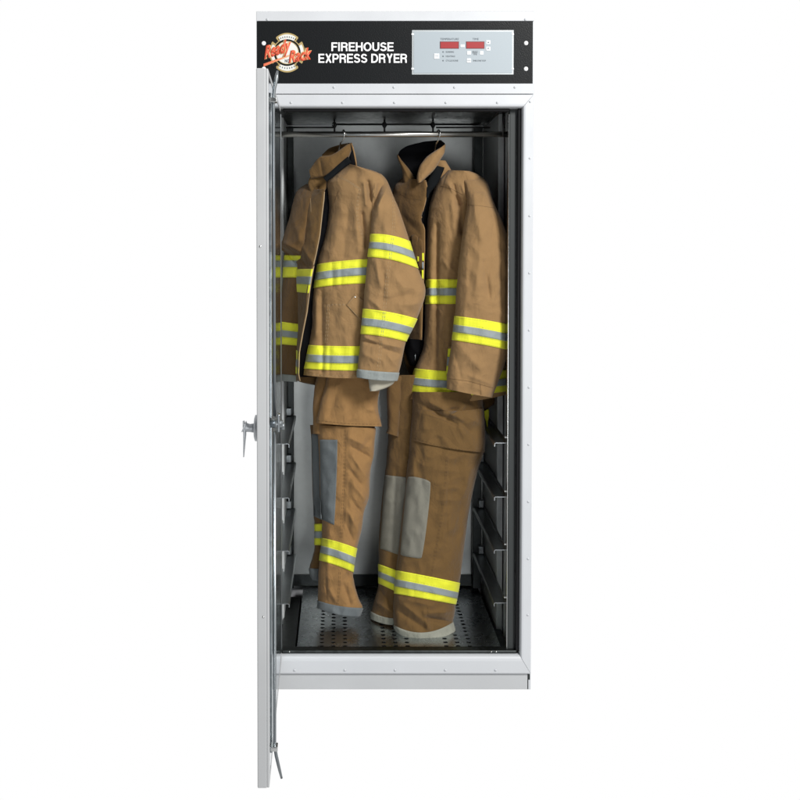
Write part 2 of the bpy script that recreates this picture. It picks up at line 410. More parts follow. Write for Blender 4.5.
# ---- inside liner
BACK = .69
WR1, WR2 = X(517.5), X(510.3)      # right wall, front and rear panel
WLf, WLr = X(270), X(277.5)
FZ = Z(654.5); CZ = Z(104)
bw = box('back_wall', WLf-.01, WR1+.01, BACK, BACK+.012, FZ+.012, CZ, M['wall'], dry)
box('ceiling_liner', WLf-.01, WR1+.01, .03, BACK-.001, CZ+.001, CZ+.012, M['dark'], dry)
bm = bmesh.new(); add_box(bm, WR1, WR1+.008, .032, .285, FZ-.05, CZ); add_box(bm, WR2, WR2+.020, .286, BACK-.001, FZ-.05, CZ, .001)
from_bm('side_wall', bm, M['side'], dry)
bm = bmesh.new(); add_box(bm, WLf-.008, WLf, .032, .40, FZ-.05, CZ); add_box(bm, WLr-.022, WLr, .401, BACK-.001, FZ-.05, CZ, .001)
from_bm('side_wall', bm, M['side'], dry)
# jambs behind the opening
for s, xo, xi, lab in ((1, OX1, X(510), 'r'), (-1, OX0, X(280), 'l')):
    w = abs(xo-xi)
    def at(t): return xi+(xo-xi)*t
    box('jamb', at(0), at(.66), .030, .050, FZ+.006, CZ-.002, M['jamb'], dry, .003)
    box('door_gasket', at(.69), at(1.06), .012, .040, FZ+.006, CZ-.010, M['rubber'], dry, .004)
    box('edge_strip', at(-.09), at(-.012), .027, .053, FZ+.006, CZ-.030, M['chrome' if s > 0 else 'zinc'], dry, .001)
box('head_gasket', X(283), X(509.5), .014, .040, Z(111), Z(106.2), M['rubber'], dry, .004)
box('sill_bar', X(281), X(519), .012, .050, Z(656.5), Z(651.8), M['dark'], dry, .004)
for px in (289, 493, 498): screw(X(px), Z(653), .012, dry, .003, M['chrome'])
# upper duct baffle at the back
for (a, b, c, d) in ((300, 478, 101, 116),):
    box('duct_baffle', X(a,.6), X(b,.6), .60, .612, Z(d,.6), Z(c,.6), M['dark'], dry, .002)
for px in (325, 357, 387, 420, 452): box('duct_tab', X(px-4,.58), X(px+4,.58), .585, .598, Z(117,.58), Z(113,.58), M['galv'], dry, .001)
# hanging rod
ry = .15
rz = Z(134.3, ry)
rod = tube('hanging_rod', [(WLf+.002, ry, rz), (WR1-.002, ry, rz)], .0098, M['rod'], dry, 20)
for x, s in ((WLf, 1), (WR1, -1)):
    bm = bmesh.new(); add_tube(bm, [(x+s*.001, ry, rz), (x+s*.009, ry, rz)], .02, 18); from_bm('rod_socket', bm, M['dark'], dry, True)
# rear wire rail with hanging clips
r2 = .50
for (a, b, y) in ((286, 334, 127.5), (336, 478, 124.3), (436, 505, 127.5)):
    tube('wire_rail', [P(a, y, r2), P(b, y, r2)], .0032, M['wire'], dry, 8)
for px in (334.5, 384.5, 433):
    bm = bmesh.new(); add_tube(bm, [P(px, 117, r2), P(px, 133, r2)], .0035, 8)
    add_tube(bm, [P(px-2, 124, r2-.01), P(px, 121, r2-.012), P(px+2, 125, r2-.01), P(px, 129, r2-.012), P(px-2, 125, r2-.01)], .003, 8)
    from_bm('wire_clip', bm, M['wire'], dry, True)
tube('wire_rail', [P(500, 110, .2), P(488, 123, .35), P(482, 124, .5)], .0035, M['wire'], dry, 8)
tube('wire_rail', [P(503, 112, .12), P(503, 137, .12)], .003, M['wire'], dry, 8)
# uprights at the back and the angle brackets
for (a, b) in ((473.5, 482), (287.5, 293.5)):
    box('rear_upright', X(a, .63), X(b, .63), .63, .66, FZ+.012, CZ-.01, M['dark'], dry, .002)
def bracket(s, y_front):
    xo = (X(509.6, 0) if s > 0 else X(276, 0)); w = .040
    z = Z(y_front, .055)
    xi = xo-s*w
    bm = bmesh.new()
    y0, y1 = .055, .625
    prof = [(xo-s*.001, .012), (xo-s*.001, .002), (xo-s*.003, 0), (xi+s*.003, 0), (xi, -.0025), (xi, -.012)]
    th = .0022
    for (p, q) in zip(prof, prof[1:]):
        d = Vector((q[0]-p[0], 0, q[1]-p[1])).normalized(); nn = Vector((-d.z, 0, d.x))*th*.5
        vs = []
        for yy in (y0, y1):
            for r_ in (p, q):
                for k in (-1, 1): vs.append(bm.verts.new(Vector((r_[0], yy, z+r_[1]))+nn*k))
        a = vs
        for f in ((0, 1, 3, 2), (4, 6, 7, 5), (0, 2, 6, 4), (1, 5, 7, 3), (0, 4, 5, 1), (2, 3, 7, 6)):
            bm.faces.new([a[i] for i in f])
    bmesh.ops.recalc_face_normals(bm, faces=bm.faces)
    o = from_bm('shelf_bracket', bm, M['bracket'], dry)
    box('bracket_clip', xo-s*.003, xo-s*.022, .60, .628, z+.004, z+.032, M['galv'], o, .001)
    bm = bmesh.new(); add_dome(bm, (xo-s*.004, .054, z+.02), .004, .003); from_bm('bracket_bolt', bm, M['chrome'], o, True)
for yf in (443, 497, 550, 603):
    bracket(1, yf); bracket(-1, yf+1)
# perforated floor: three pans with punched rows, dark void below
fl_ = bmesh.new()
x0f, x1f = X(294, .05), X(502, .05)
x0f = X(296.0); x1f = X(505.0)
yF0, yF1 = .056, BACK-.012
z0 = FZ
cols = [321.2, 333, 345.2, 385.5, 397.3, 409.5, 449.5, 461.5, 473.7]
colx = [X(c) for c in cols]; cw = .0196; pitch = .034; hr = .0082
def quad(bm, xa, xb, ya, yb, z):
    bm.faces.new([bm.verts.new(p) for p in ((xa, ya, z), (xb, ya, z), (xb, yb, z), (xa, yb, z))])
edges = []; cur = x0f
for cxx in colx:
    quad(fl_, cur, cxx-cw, yF0, yF1, z0); cur = cxx+cw
    y = yF0
    while y+pitch <= yF1-.05:
        N = 16; o_, i_ = [], []
        cyy = y+pitch/2
        for k in range(N):
            a = 2*PI*k/N+PI/4; c_, s_ = math.cos(a), math.sin(a); m_ = max(abs(c_), abs(s_))
            o_.append(fl_.verts.new((cxx+c_/m_*cw, cyy+s_/m_*pitch/2, z0))); i_.append(fl_.verts.new((cxx+c_*hr, cyy+s_*hr, z0)))
        for k in range(N): fl_.faces.new((o_[k], o_[(k+1) % N], i_[(k+1) % N], i_[k]))
        lo = [fl_.verts.new(v.co-Vector((0, 0, .0025))) for v in i_]
        for k in range(N): fl_.faces.new((i_[k], i_[(k+1) % N], lo[(k+1) % N], lo[k]))
        y += pitch
    quad(fl_, cxx-cw, cxx+cw, y, yF1, z0)
quad(fl_, cur, x1f, yF0, yF1, z0)
bmesh.ops.remove_doubles(fl_, verts=fl_.verts, dist=1e-5)
# folded-down rims
for (xa, s) in ((x0f, 1), (x1f, -1)):
    v = [fl_.verts.new(p) for p in ((xa, yF0, z0), (xa, yF1, z0), (xa, yF1, z0-.03), (xa, yF0, z0-.03))]; fl_.faces.new(v)
v = [fl_.verts.new(p) for p in ((x0f, yF0, z0), (x1f, yF0, z0), (x1f, yF0, z0-.03), (x0f, yF0, z0-.03))]; fl_.faces.new(v)
from_bm('perforated_floor', fl_, M['floor'], dry)
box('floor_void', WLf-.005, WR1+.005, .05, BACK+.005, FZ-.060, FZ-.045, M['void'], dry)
for (a, b) in ((X(277), X(293.5)), (X(507.5), X(515))):
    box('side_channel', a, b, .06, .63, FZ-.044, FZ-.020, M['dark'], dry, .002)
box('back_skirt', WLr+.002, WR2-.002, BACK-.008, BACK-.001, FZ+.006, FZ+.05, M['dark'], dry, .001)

# ---- the open door (hinged at the left, swung towards the viewer)
hx, nx = X(272), P(256.8, 400, -.835).x           # outer face at the hinge and at the free edge
WD = .828
ang = math.atan2(nx-hx, WD)
door_e = None
def dpt(u, w, z):   # u: distance from hinge along the door, w: distance from outer face towards the inside
    y = -.010-u*math.cos(ang)
    return Vector((hx+u*math.sin(ang)+w*math.cos(ang), y+w*math.sin(ang), z))
def dbox(name, u0, u1, w0, w1, z0, z1, mat, parent, bev=0, label=None):
    bm = bmesh.new(); add_box(bm, u0, u1, w0, w1, z0, z1, bev)
    for v in bm.verts: v.co = dpt(v.co.x, v.co.y, v.co.z)
    bmesh.ops.recalc_face_normals(bm, faces=bm.faces)
    return from_bm(name, bm, mat, parent, label=label)
DZ1, DZ0 = Z(106.5), Z(658.5)
DT = .0305
# measured free-edge extents
zt = P(262, 68, -.838).z; zb = P(262, 788.5, -.838).z
DZ1, DZ0 = zt, zb
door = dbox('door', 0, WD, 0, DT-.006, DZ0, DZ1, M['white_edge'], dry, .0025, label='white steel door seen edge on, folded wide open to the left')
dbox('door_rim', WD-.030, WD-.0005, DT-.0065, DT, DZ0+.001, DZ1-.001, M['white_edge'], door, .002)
dbox('door_liner', .012, WD-.034, DT-.0065, DT-.001, DZ0+.016, DZ1-.016, M['door_in'], door, .001)
for zz0, zz1 in ((DZ0+.001, DZ0+.014), (DZ1-.014, DZ1-.001)):
    dbox('door_rim', .001, WD-.032, DT-.0065, DT, zz0, zz1, M['white_edge'], door, .001)
dbox('door_channel', WD-.10, WD-.085, DT-.001, DT+.004, DZ0+.05, DZ1-.05, M['galv'], door, .001)
# locking rods with bent tips
zc = P(275, 424, -.78).z
uR, wR = WD-.060, DT+.012
def drod(pts, r, name='latch_rod', mat=M['zinc']):
    bm = bmesh.new(); add_tube(bm, [dpt(*p) for p in pts], r, 12); return from_bm(name, bm, mat, door, True)
ztr = P(273.5, 100, -.77).z; ztt = P(274, 71, -.77).z
zbr = P(275, 745, -.77).z; zbt = P(277.5, 777, -.77).z
drod([(uR, wR, zc+.02), (uR, wR-.002, ztr), (uR, wR+.001, ztr+.03), (uR, wR+.006, ztt-.02), (uR, wR+.009, ztt)], [.0042, .0042, .0048, .0055, .0025])
drod([(uR, wR, zc-.02), (uR, wR-.001, zbr), (uR, wR+.003, zbr-.025), (uR, wR+.012, zbt+.02), (uR, wR+.017, zbt)], [.0042, .0042, .0045, .004, .003])
for zz in (ztr, zbr):
    dbox('rod_guide', uR-.014, uR+.014, DT-.001, wR+.0075, zz-.008, zz+.004, M['chrome'], door, .002)
# inner cam of the latch
bm = bmesh.new(); add_tube(bm, [dpt(uR, DT, zc), dpt(uR, wR+.022, zc)], .010, 14); from_bm('latch_cam', bm, M['zinc'], door, True)
dbox('latch_cam', uR-.012, uR+.012, wR+.008, wR+.014, zc-.020, zc+.026, M['zinc'], door, .002)
bm = bmesh.new(); add_tube(bm, [dpt(uR-.01, wR+.013, zc-.008), dpt(uR-.01, wR+.026, zc-.008)], .0095, 12); from_bm('latch_cam', bm, M['zinc'], door, True)
# outer T handle
uh = WD-.060; Yh = dpt(uh, 0, 0).y
zh = P(250, 428, Yh).z
hx_ = dpt(uh, 0, zh).x
def hz(py): return P(250, py, Yh).z
def hxp(px): return P(px, 430, Yh).x
bm = bmesh.new(); add_tube(bm, [(hx_+.002, Yh, zh), (hxp(255.3), Yh, zh), (hxp(254.3), Yh, zh)], [.034, .034, .026], 24)
hb = from_bm('handle', bm, M['satin'], door, True, label='grey lever handle pointing down on the outer face')
bm = bmesh.new()
add_tube(bm, [(hxp(255.5), Yh, zh), (hxp(250), Yh, zh), (hxp(246.5), Yh, zh+.001), (hxp(244.6), Yh, zh+.003), (hxp(243.7), Yh, zh+.004)], [.0125, .0105, .0115, .0135, .0165], 18)
me_ = [(hxp(243.6), Yh, hz(421)), (hxp(244.2), Yh, hz(426)), (hxp(244.7), Yh, hz(434)), (hxp(244.3), Yh, hz(442)), (hxp(243.9), Yh, hz(450)), (hxp(243.6), Yh, hz(457))]
b2 = bmesh.new(); add_tube(b2, me_, [.0025, .0040, .0042, .0030, .0022, .0012], 12)
for v in b2.verts: v.co.y = Yh+(v.co.y-Yh)*3.0
me2 = bpy.data.meshes.new('t'); b2.to_mesh(me2); b2.free(); bm.from_mesh(me2)
from_bm('handle_lever', bm, M['satin'], door, True)
for (px, py) in ((260.2, 246.5), (263.5, 617)):
    y = dpt(WD, 0, 0).y; p = P(px, py, y-.001)
    screw(p.x, p.z, y, door, .0032, M['chrome'], .0016)
# hinges on the left stile
for py in (150, 382, 615):
    bm = bmesh.new(); zz = Z(py)
    add_tube(bm, [(hx-.006, -.018, zz-.05), (hx-.006, -.018, zz+.05)], .006, 12)
    add_box(bm, hx-.03, hx-.008, -.013, -.009, zz-.045, zz+.045, .001)
    from_bm('hinge', bm, M['galv'], dry)

# ================================================================== GARMENTS
def catmull(rows, v):
    n = len(rows)-1
    v = min(max(v, 0), n); i = min(int(v), n-1); t = v-i
    p0, p1, p2, p3 = rows[max(i-1, 0)], rows[i], rows[i+1], rows[min(i+2, n)]
    out = []
    for a, b, c, d in zip(p0, p1, p2, p3):
        m1 = (c-a)*.5; m2 = (d-b)*.5
        # limit overshoot
        lim = abs(c-b)*1.6+.3*abs(c-b)
        m1 = max(-lim-1e-9, min(lim+1e-9, m1)); m2 = max(-lim-1e-9, min(lim+1e-9, m2))
        t2, t3 = t*t, t*t*t
        out.append((2*t3-3*t2+1)*b+(t3-2*t2+t)*m1+(-2*t3+3*t2)*c+(t3-t2)*m2)
    return out
def fold_fn(folds, seed, amp=.004, fx=.055, fy=.018, amp2=.0018):
    def f(x, y):
        s = 0.0
        for (x0, y0, x1, y1, w, d) in folds:
            dx, dy = x1-x0, y1-y0; l2 = dx*dx+dy*dy
            t = ((x-x0)*dx+(y-y0)*dy)/l2
            e = 0
            if t < 0: e = -t*math.sqrt(l2); t = 0
            elif t > 1: e = (t-1)*math.sqrt(l2); t = 1
            qx, qy = x-(x0+t*dx), y-(y0+t*dy)
            dd = math.sqrt(qx*qx+qy*qy)/w
            if dd < 4: s += d*math.exp(-dd**1.5)*(.55+.45*math.sin(PI*(.15+.7*t)))
        n1 = noise.noise(Vector((x*fx, y*fy, seed)))
        n2 = noise.noise(Vector((x*.11+n1, y*.075, seed+9)))
        n3 = 1-abs(noise.noise(Vector((x*.06+y*.03, y*.07-x*.02, seed+3))))*2
        return s+amp*n1+1.3*amp2*n2+amp2*1.3*n3
    return f
class Piece:
    def __init__(self, rows, folds=(), seed=0.0, amp=.004, amp2=.0018, fx=.055, fy=.018, pw=.75, slant=0.0):
        self.slant = slant; self.rows = [tuple(r)+(0.0,)*(8-len(r)) for r in rows]
        self.f = fold_fn(folds, seed, amp, fx, fy, amp2); self.pw = pw; self.seed = seed
    def ev(self, v, th, off=0.0, grow=0.0):
        xl, yl, xr, yr, Y, bf, bb, sag = catmull(self.rows, v)
        j = noise.noise(Vector((v*1.3, self.seed, 1)))*.5
        xl += j; xr -= j*.7
        c = -math.cos(th); s = math.sin(th)
        cc = math.copysign(abs(c)**.86, c)
        t = (cc+1)/2
        px = xl+(xr-xl)*t; py = yl+(yr-yl)*t
        hw = math.hypot(xr-xl, yr-yl) or 1
        px += (xr-xl)/hw*grow*cc; py += (yr-yl)/hw*grow*cc
        if s >= 0:
            w = s**self.pw
            py += sag*(1-cc*cc)
            Yp = Y-(bf+off)*w-self.f(px, py)*1.65*min(1, s*1.6)
        else:
            Yp = Y+(bb+off)*abs(s)**self.pw+self.f(px+40, py)*.5*min(1, -s*1.6)
        return P(px, py, Yp-self.slant*cc)
    def build(self, name, mat, parent, nth=120, dens=.85, label=None):
        n = len(self.rows)-1; vs = []
        length = sum(math.hypot((a[0]+a[2]-b[0]-b[2])/2, (a[1]+a[3]-b[1]-b[3])/2) for a, b in zip(self.rows, self.rows[1:]))
        nv = max(8, int(length*dens)); per = max(2, nv//n)
        bm = bmesh.new(); rings = []
        for i in range(n*per+1):
            v = i/per
            rings.append([bm.verts.new(self.ev(v, 2*PI*k/nth)) for k in range(nth)])
        for a, b in zip(rings, rings[1:]):
            for k in range(nth): bm.faces.new((a[k], a[(k+1) % nth], b[(k+1) % nth], b[k]))
        for R, fl in ((rings[0], False), (rings[-1], True)):
            c = bm.verts.new(sum((v.co for v in R), Vector())/nth)
            for k in range(nth):
                q = (R[k], R[(k+1) % nth], c) if fl else (R[(k+1) % nth], R[k], c)
                bm.faces.new(q)
        bmesh.ops.recalc_face_normals(bm, faces=bm.faces)
        bm.normal_update()
        self.bvh = BVHTree.FromBMesh(bm)
        self.obj = from_bm(name, bm, mat, parent, True, label)
        self.parent = parent
        return self
    def band(self, v0, v1, name='reflective_band', mats=None, nth=160, stripes=((0, .36, 0), (.36, .655, 1), (.655, 1, 0)), off=.0028, label=None):
        mats = mats or [M['yellow'], M['silver']]
        bm = bmesh.new(); rings = []; mi = []
        seq = [(v0, 0.0, None)]
        for a, b, m_ in stripes:
            for k in range(7):
                t = a+(b-a)*k/6
                seq.append((v0+(v1-v0)*t, off+(.0006 if m_ == 1 else 0), m_))
        seq.append((v1, 0.0, None))
        for (v, o_, m_) in seq:
            rings.append([bm.verts.new(self.ev(v, 2*PI*k/nth, o_+.0003*math.sin(k*1.9)*(1 if o_ else 0), .6 if o_ else 0)) for k in range(nth)])
        for i, (a, b) in enumerate(zip(rings, rings[1:])):
            m_ = seq[i+1][2] if seq[i+1][2] is not None else seq[i][2]
            for k in range(nth):
                f = bm.faces.new((a[k], a[(k+1) % nth], b[(k+1) % nth], b[k])); f.material_index = m_
        if mats[0] is M['yellow']:
            mats = mats+[M['thread']]
            for u in (.05, .31, .40, .61, .70, .95):
                for k in range(0, nth, 2):
                    f0 = len(bm.faces)
                    add_tube(bm, [self.ev(v0+(v1-v0)*u, 2*PI*(k+q)/nth, off+.0008, .6) for q in (0, .65, 1.3)], .00042, 4)
                    bm.faces.ensure_lookup_table()
                    for q in range(f0, len(bm.faces)): bm.faces[q].material_index = len(mats)-1
        bmesh.ops.recalc_face_normals(bm, faces=bm.faces)
        return from_bm(name, bm, mats, self.obj, True, label)
    def hit(self, px, py, off=0.0):
        d = (P(px, py, 0)-CAM).normalized()
        h = self.bvh.ray_cast(CAM, d)
        if h[0] is None: return None
        return h[0]-d*off
    def seam(self, pts, r=.0006, mat=None, off=.0003, name='seam', step=1.2, pair=0, dash=False):
        """stitch line(s) laid on the cloth along a pixel path"""
        mat = mat or M['stitch']; bm = bmesh.new()
        path = []
        for (a, b) in zip(pts, pts[1:]):
            l = math.hypot(b[0]-a[0], b[1]-a[1]); k = max(1, int(l/step))
            for i in range(k): path.append((a[0]+(b[0]-a[0])*i/k, a[1]+(b[1]-a[1])*i/k))
        path.append(pts[-1])
        n = 0
        for o_ in ((0,) if not pair else (-pair/2, pair/2)):
            run = []
            for i, (x, y) in enumerate(path):
                a = path[max(i-1, 0)]; b = path[min(i+1, len(path)-1)]
                dx, dy = b[0]-a[0], b[1]-a[1]; l = math.hypot(dx, dy) or 1
                h = self.hit(x-dy/l*o_, y+dx/l*o_, off)
                if h is None or (run and (h-run[-1]).length > .03):
                    if len(run) > 1: add_tube(bm, run, r, 6); n += 1
                    run = []
                if h is not None: run.append(h)
                if dash and len(run) == 3: add_tube(bm, run, r, 6); n += 1; run = []
            if len(run) > 1: add_tube(bm, run, r, 6); n += 1
        if n: return from_bm(name, bm, mat, self.obj, True)
        bm.free()
    def patch(self, name, TL, TR, BR, BL, mat, thick=.003, n=34, bow=(0, 0, 0, 0), rnd=0.0, label=None, edge=None, parent=None):
        """a stitched-on patch following the cloth; bow = outward bulge px of top,right,bottom,left"""
        G = {}; last = None
        for j in range(n+1):
            for i in range(n+1):
                s, t = i/n, j/n
                if rnd:      # pull the corners in
                    a, b = 2*s-1, 2*t-1
                    k = 1-rnd*(abs(a)**6)*(abs(b)**6)
                    s, t = .5+a*k/2, .5+b*k/2
                top_ = (TL[0]+(TR[0]-TL[0])*s, TL[1]+(TR[1]-TL[1])*s-bow[0]*4*s*(1-s))
                bot = (BL[0]+(BR[0]-BL[0])*s, BL[1]+(BR[1]-BL[1])*s+bow[2]*4*s*(1-s))
                x = top_[0]+(bot[0]-top_[0])*t+4*t*(1-t)*(bow[1]*s-bow[3]*(1-s)); y = top_[1]+(bot[1]-top_[1])*t
                h = self.hit(x, y)
                if h is None: h = P(x, y, last if last is not None else self.rows[0][4])
                last = h.y; G[i, j] = h
        bm = bmesh.new(); fr, bk = {}, {}
        for key, h in G.items():
            d = (h-CAM).normalized(); i, j = key
            e = min(i, n-i, j, n-j)/n
            tt = thick*(.55 if e == 0 else (.9 if e < .04 else 1))
            fr[key] = bm.verts.new(h-d*tt); 
            if e == 0: bk[key] = bm.verts.new(h+d*.003)
        for j in range(n):
            for i in range(n): bm.faces.new((fr[i, j], fr[i, j+1], fr[i+1, j+1], fr[i+1, j]))
        per = [(i, 0) for i in range(n)]+[(n, j) for j in range(n)]+[(n-i, n) for i in range(n)]+[(0, n-j) for j in range(n)]
        for a, b in zip(per, per[1:]+per[:1]): bm.faces.new((fr[a], fr[b], bk[b], bk[a]))
        bmesh.ops.recalc_face_normals(bm, faces=bm.faces)
        return from_bm(name, bm, mat, parent or self.obj, True, label)

def loft(name, rows, mat, parent, **k):
    lb = k.pop('label', None); nth = k.pop('nth', 120); dens = k.pop('dens', .85)
    return Piece(rows, **k).build(name, mat, parent, nth, dens, lb)
def setY(rows, Y, bf, bb): # add depth to plain rows (xl,yl,xr,yr[,sag])
    out = []
    for r in rows:
        sag = r[4] if len(r) > 4 else 0.0
        out.append((r[0], r[1], r[2], r[3], Y(r) if callable(Y) else Y, bf, bb, sag))
    return out

# ---------------------------------------------------------------- LEFT TROUSERS
gy = 'firefighter gear hanging in the cabinet'
tr1 = thing('trousers', (X(340), .27, Z(600, .27)), 'golden brown turnout trousers with charcoal knee patches, hanging on the left', 'trousers', 'turnout trousers in the cabinet')
far = loft('trouser_leg', setY([(310, 425, 330, 425), (311.5, 445, 330, 445), (312, 480, 330, 480), (313.5, 512, 330, 512), (314.5, 524, 330, 523.5), (314.8, 545, 330, 546),
    (312.5, 557, 328, 557), (310, 565, 325, 566), (309.5, 573, 323, 574), (313, 580, 322, 582)], .34, .035, .03), M['tan_shaded'], tr1, seed=3, amp=.002)
far.band(4, 5)
far.patch('knee_patch', (311.5, 434), (324, 434), (324, 521), (313.5, 516), M['greypatch'])
far.band(7.4, 9, 'hem_cuff', [M['greypatch']], stripes=((0, 1, 0),), off=.003)
wst = loft('waist_panel', setY([(318, 372, 378, 372), (314, 390, 379, 390), (313, 410, 377, 410), (313, 434, 374, 434)], .29, .05, .04), M['tan3'], tr1, seed=5, amp=.003)
leg_folds = [(350, 438, 368, 447, 3, .007), (352, 447, 371, 458, 2.5, -.006), (352, 456, 366, 476, 3, .007), (350, 470, 360, 484, 2.2, -.006), (353, 484, 366, 500, 3, .007),
    (350, 498, 362, 514, 2.4, -.006), (348, 512, 358, 530, 3, .006), (346, 524, 353, 540, 2, -.004), (369, 440, 360, 452, 2.5, -.005), (345, 430, 343, 530, 1.1, -.003),
    (337, 462, 337, 478, 2, .002), (350, 582, 359, 600, 2.5, .007), (344, 585, 350, 603, 2.5, -.006), (330, 590, 336, 602, 2.5, .006), (326, 580, 327, 600, 2.4, -.004), (346, 572, 352, 584, 3, -.004), (328, 540, 328, 600, 3, .004)]
lg = loft('trouser_leg', setY([(317, 425, 376, 428), (318, 440, 374.7, 442), (319, 455, 374, 455), (319.5, 470, 370.5, 470), (320, 497, 369, 497), (321, 512, 364, 512), (322, 525, 362, 528),
    (322, 538, 357, 548.5, -1), (319.5, 560.5, 353.2, 572.3, -1), (318.5, 575, 354, 582), (318, 590, 358.5, 598, 1), (317.7, 600.5, 362.7, 607.8, 2), (317.5, 608, 359, 616.5, 2.5)], .27, .065, .05),
    M['tan3'], tr1, folds=leg_folds, seed=6, slant=.02, amp=.004, amp2=.0022, nth=170, dens=1.1)
lg.band(7, 8)
lg.band(11, 12, 'hem_cuff', [M['greypatch']], stripes=((0, 1, 0),), off=.003)
lg.patch('knee_patch', (319.8, 439.6), (337.4, 439.8), (334.2, 525), (320.6, 519), M['greypatch'], bow=(0, .6, 0, 0), label='charcoal suede knee patch on the near leg')
lg.seam([(345, 430), (344.2, 470), (343.5, 490), (341.5, 526), (341, 538)], pair=1.6, mat=M['stitch_dark'], dash=True)
lg.seam([(339.5, 572), (339.2, 585), (337.5, 604)], pair=1.4, mat=M['stitch_dark'], dash=True)
flp = loft('pocket_flap', setY([(327, 374, 381, 374), (325, 386, 380.5, 386), (321, 400, 378, 400), (318, 413, 378.5, 412), (316, 423, 382, 426.5, 1.0)], .245, .055, .03), M['tan3'], tr1,
    folds=[(352, 385, 350, 422, 5, -.004), (338, 388, 330, 415, 4, -.005), (364, 392, 374, 420, 5, .005), (372, 405, 381, 424, 2.5, .005), (342, 392, 345, 415, 5, .004)], seed=8, amp=.003, nth=150, dens=1.1)
flp.seam([(318, 420.5), (350, 424), (379, 424.3)], mat=M['stitch_dark'], dash=True)

# ---------------------------------------------------------------- RIGHT TROUSERS
tr2 = thing('trousers', (X(425), .27, Z(640, .27)), 'dark brown turnout trousers with pale stone knee patches, hanging on the right', 'trousers', 'turnout trousers in the cabinet')
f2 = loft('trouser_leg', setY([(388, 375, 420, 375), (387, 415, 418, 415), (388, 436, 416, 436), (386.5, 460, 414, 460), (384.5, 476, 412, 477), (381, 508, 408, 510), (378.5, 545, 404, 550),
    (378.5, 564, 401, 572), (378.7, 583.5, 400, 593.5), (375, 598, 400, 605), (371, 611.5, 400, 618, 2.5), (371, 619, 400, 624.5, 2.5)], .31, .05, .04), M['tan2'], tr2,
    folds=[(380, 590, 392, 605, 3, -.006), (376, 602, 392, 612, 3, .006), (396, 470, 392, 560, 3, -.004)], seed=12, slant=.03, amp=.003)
f2.band(7, 8)
f2.band(10, 11, 'hem_cuff', [M['palecuff']], stripes=((0, 1, 0),), off=.003)
f2.patch('knee_patch', (384.7, 475), (409, 477.5), (402, 556), (380, 548.5), M['beigepatch'], label='stone suede knee patch on the far leg')
loft('pocket_flap', setY([(386, 376, 404, 376), (387, 400, 402, 400), (388, 425, 400, 425), (386, 433, 399, 437)], .29, .035, .02), M['tan_shaded'], tr2, seed=14, amp=.002)
n_f = [(430, 402, 462, 420, 2.6, .009), (428, 408, 456, 424, 2.4, -.008), (452, 416, 464, 406, 2.2, .008), (446, 412, 458, 409, 2, -.009), (455, 416, 470, 432, 3, -.006), (462, 414, 482, 424, 3, .005),
    (418, 402, 440, 416, 3, -.005), (470, 400, 478, 412, 3, -.006), (450, 455, 446, 545, 1.2, -.0025), (446, 460, 440, 548, 7, .004), (462, 500, 456, 540, 5, -.007), (470, 470, 462, 500, 4, .006),
    (420, 462, 424, 500, 5, -.004), (413, 458, 414, 474, 3, .004), (404, 605, 420, 618, 3, .006), (400, 612, 424, 628, 3, -.006), (426, 618, 452, 622, 2.4, -.010), (424, 612, 428, 628, 2.2, .008),
    (430, 613, 450, 612, 3, .006), (408, 600, 432, 606, 3, .004), (452, 604, 450, 624, 3, -.005)]
n2 = loft('trouser_leg', setY([(413, 392, 482, 392), (412, 415, 483.5, 418), (410, 436, 484.5, 436), (409, 455, 483.5, 453), (407, 470, 478.5, 468), (405, 492, 473, 492), (402, 515, 468.5, 515), (399, 545, 464.5, 545),
    (396, 570.3, 459.7, 582.8, -.4), (394.2, 593.5, 455.7, 604.5, -.2), (393.2, 609, 454.5, 614, 3), (393.7, 625, 453.2, 622, 9), (395.8, 632.5, 455.5, 631, 9.5)], .25, .10, .06),
    M['tan2'], tr2, folds=n_f, seed=17, amp=.0045, amp2=.0022, nth=190, dens=1.1)
n2.band(8, 9)
n2.band(11, 12, 'hem_cuff', [M['palecuff']], stripes=((0, 1, 0),), off=.004)
n2.patch('knee_patch', (407.2, 476.2), (431, 481.5), (421.8, 559), (399.9, 555.5), M['beigepatch'], thick=.0035, bow=(1.2, 1.0, 0, 0), rnd=.035, label='stone suede knee patch on the near leg')
n2.seam([(447, 456), (445.5, 480), (441, 520), (434, 560), (431, 576)], mat=M['stitch_dark'], pair=1.3, dash=True)
n2.seam([(428, 606), (427, 628)], mat=M['stitch_dark'], dash=True)
f3 = loft('pocket_flap', setY([(417, 409, 483.5, 408, 3), (414.5, 424, 485, 426, 1), (412.5, 434, 485.3, 440, 1), (411.3, 440, 484.8, 452.5, 2)], .237, .098, .03), M['tan2'], tr2,
    folds=n_f[:8]+[(436, 430, 440, 446, 6, -.004), (460, 428, 474, 448, 5, .004)], seed=17, amp=.0045, amp2=.0022, nth=170, dens=1.3)
f3.seam([(415, 438.5), (440, 446), (467, 451), (482, 450)], mat=M['stitch_dark'], dash=True)
f3.seam([(417, 412), (440, 419), (452, 424)], mat=M['stitch_dark'])

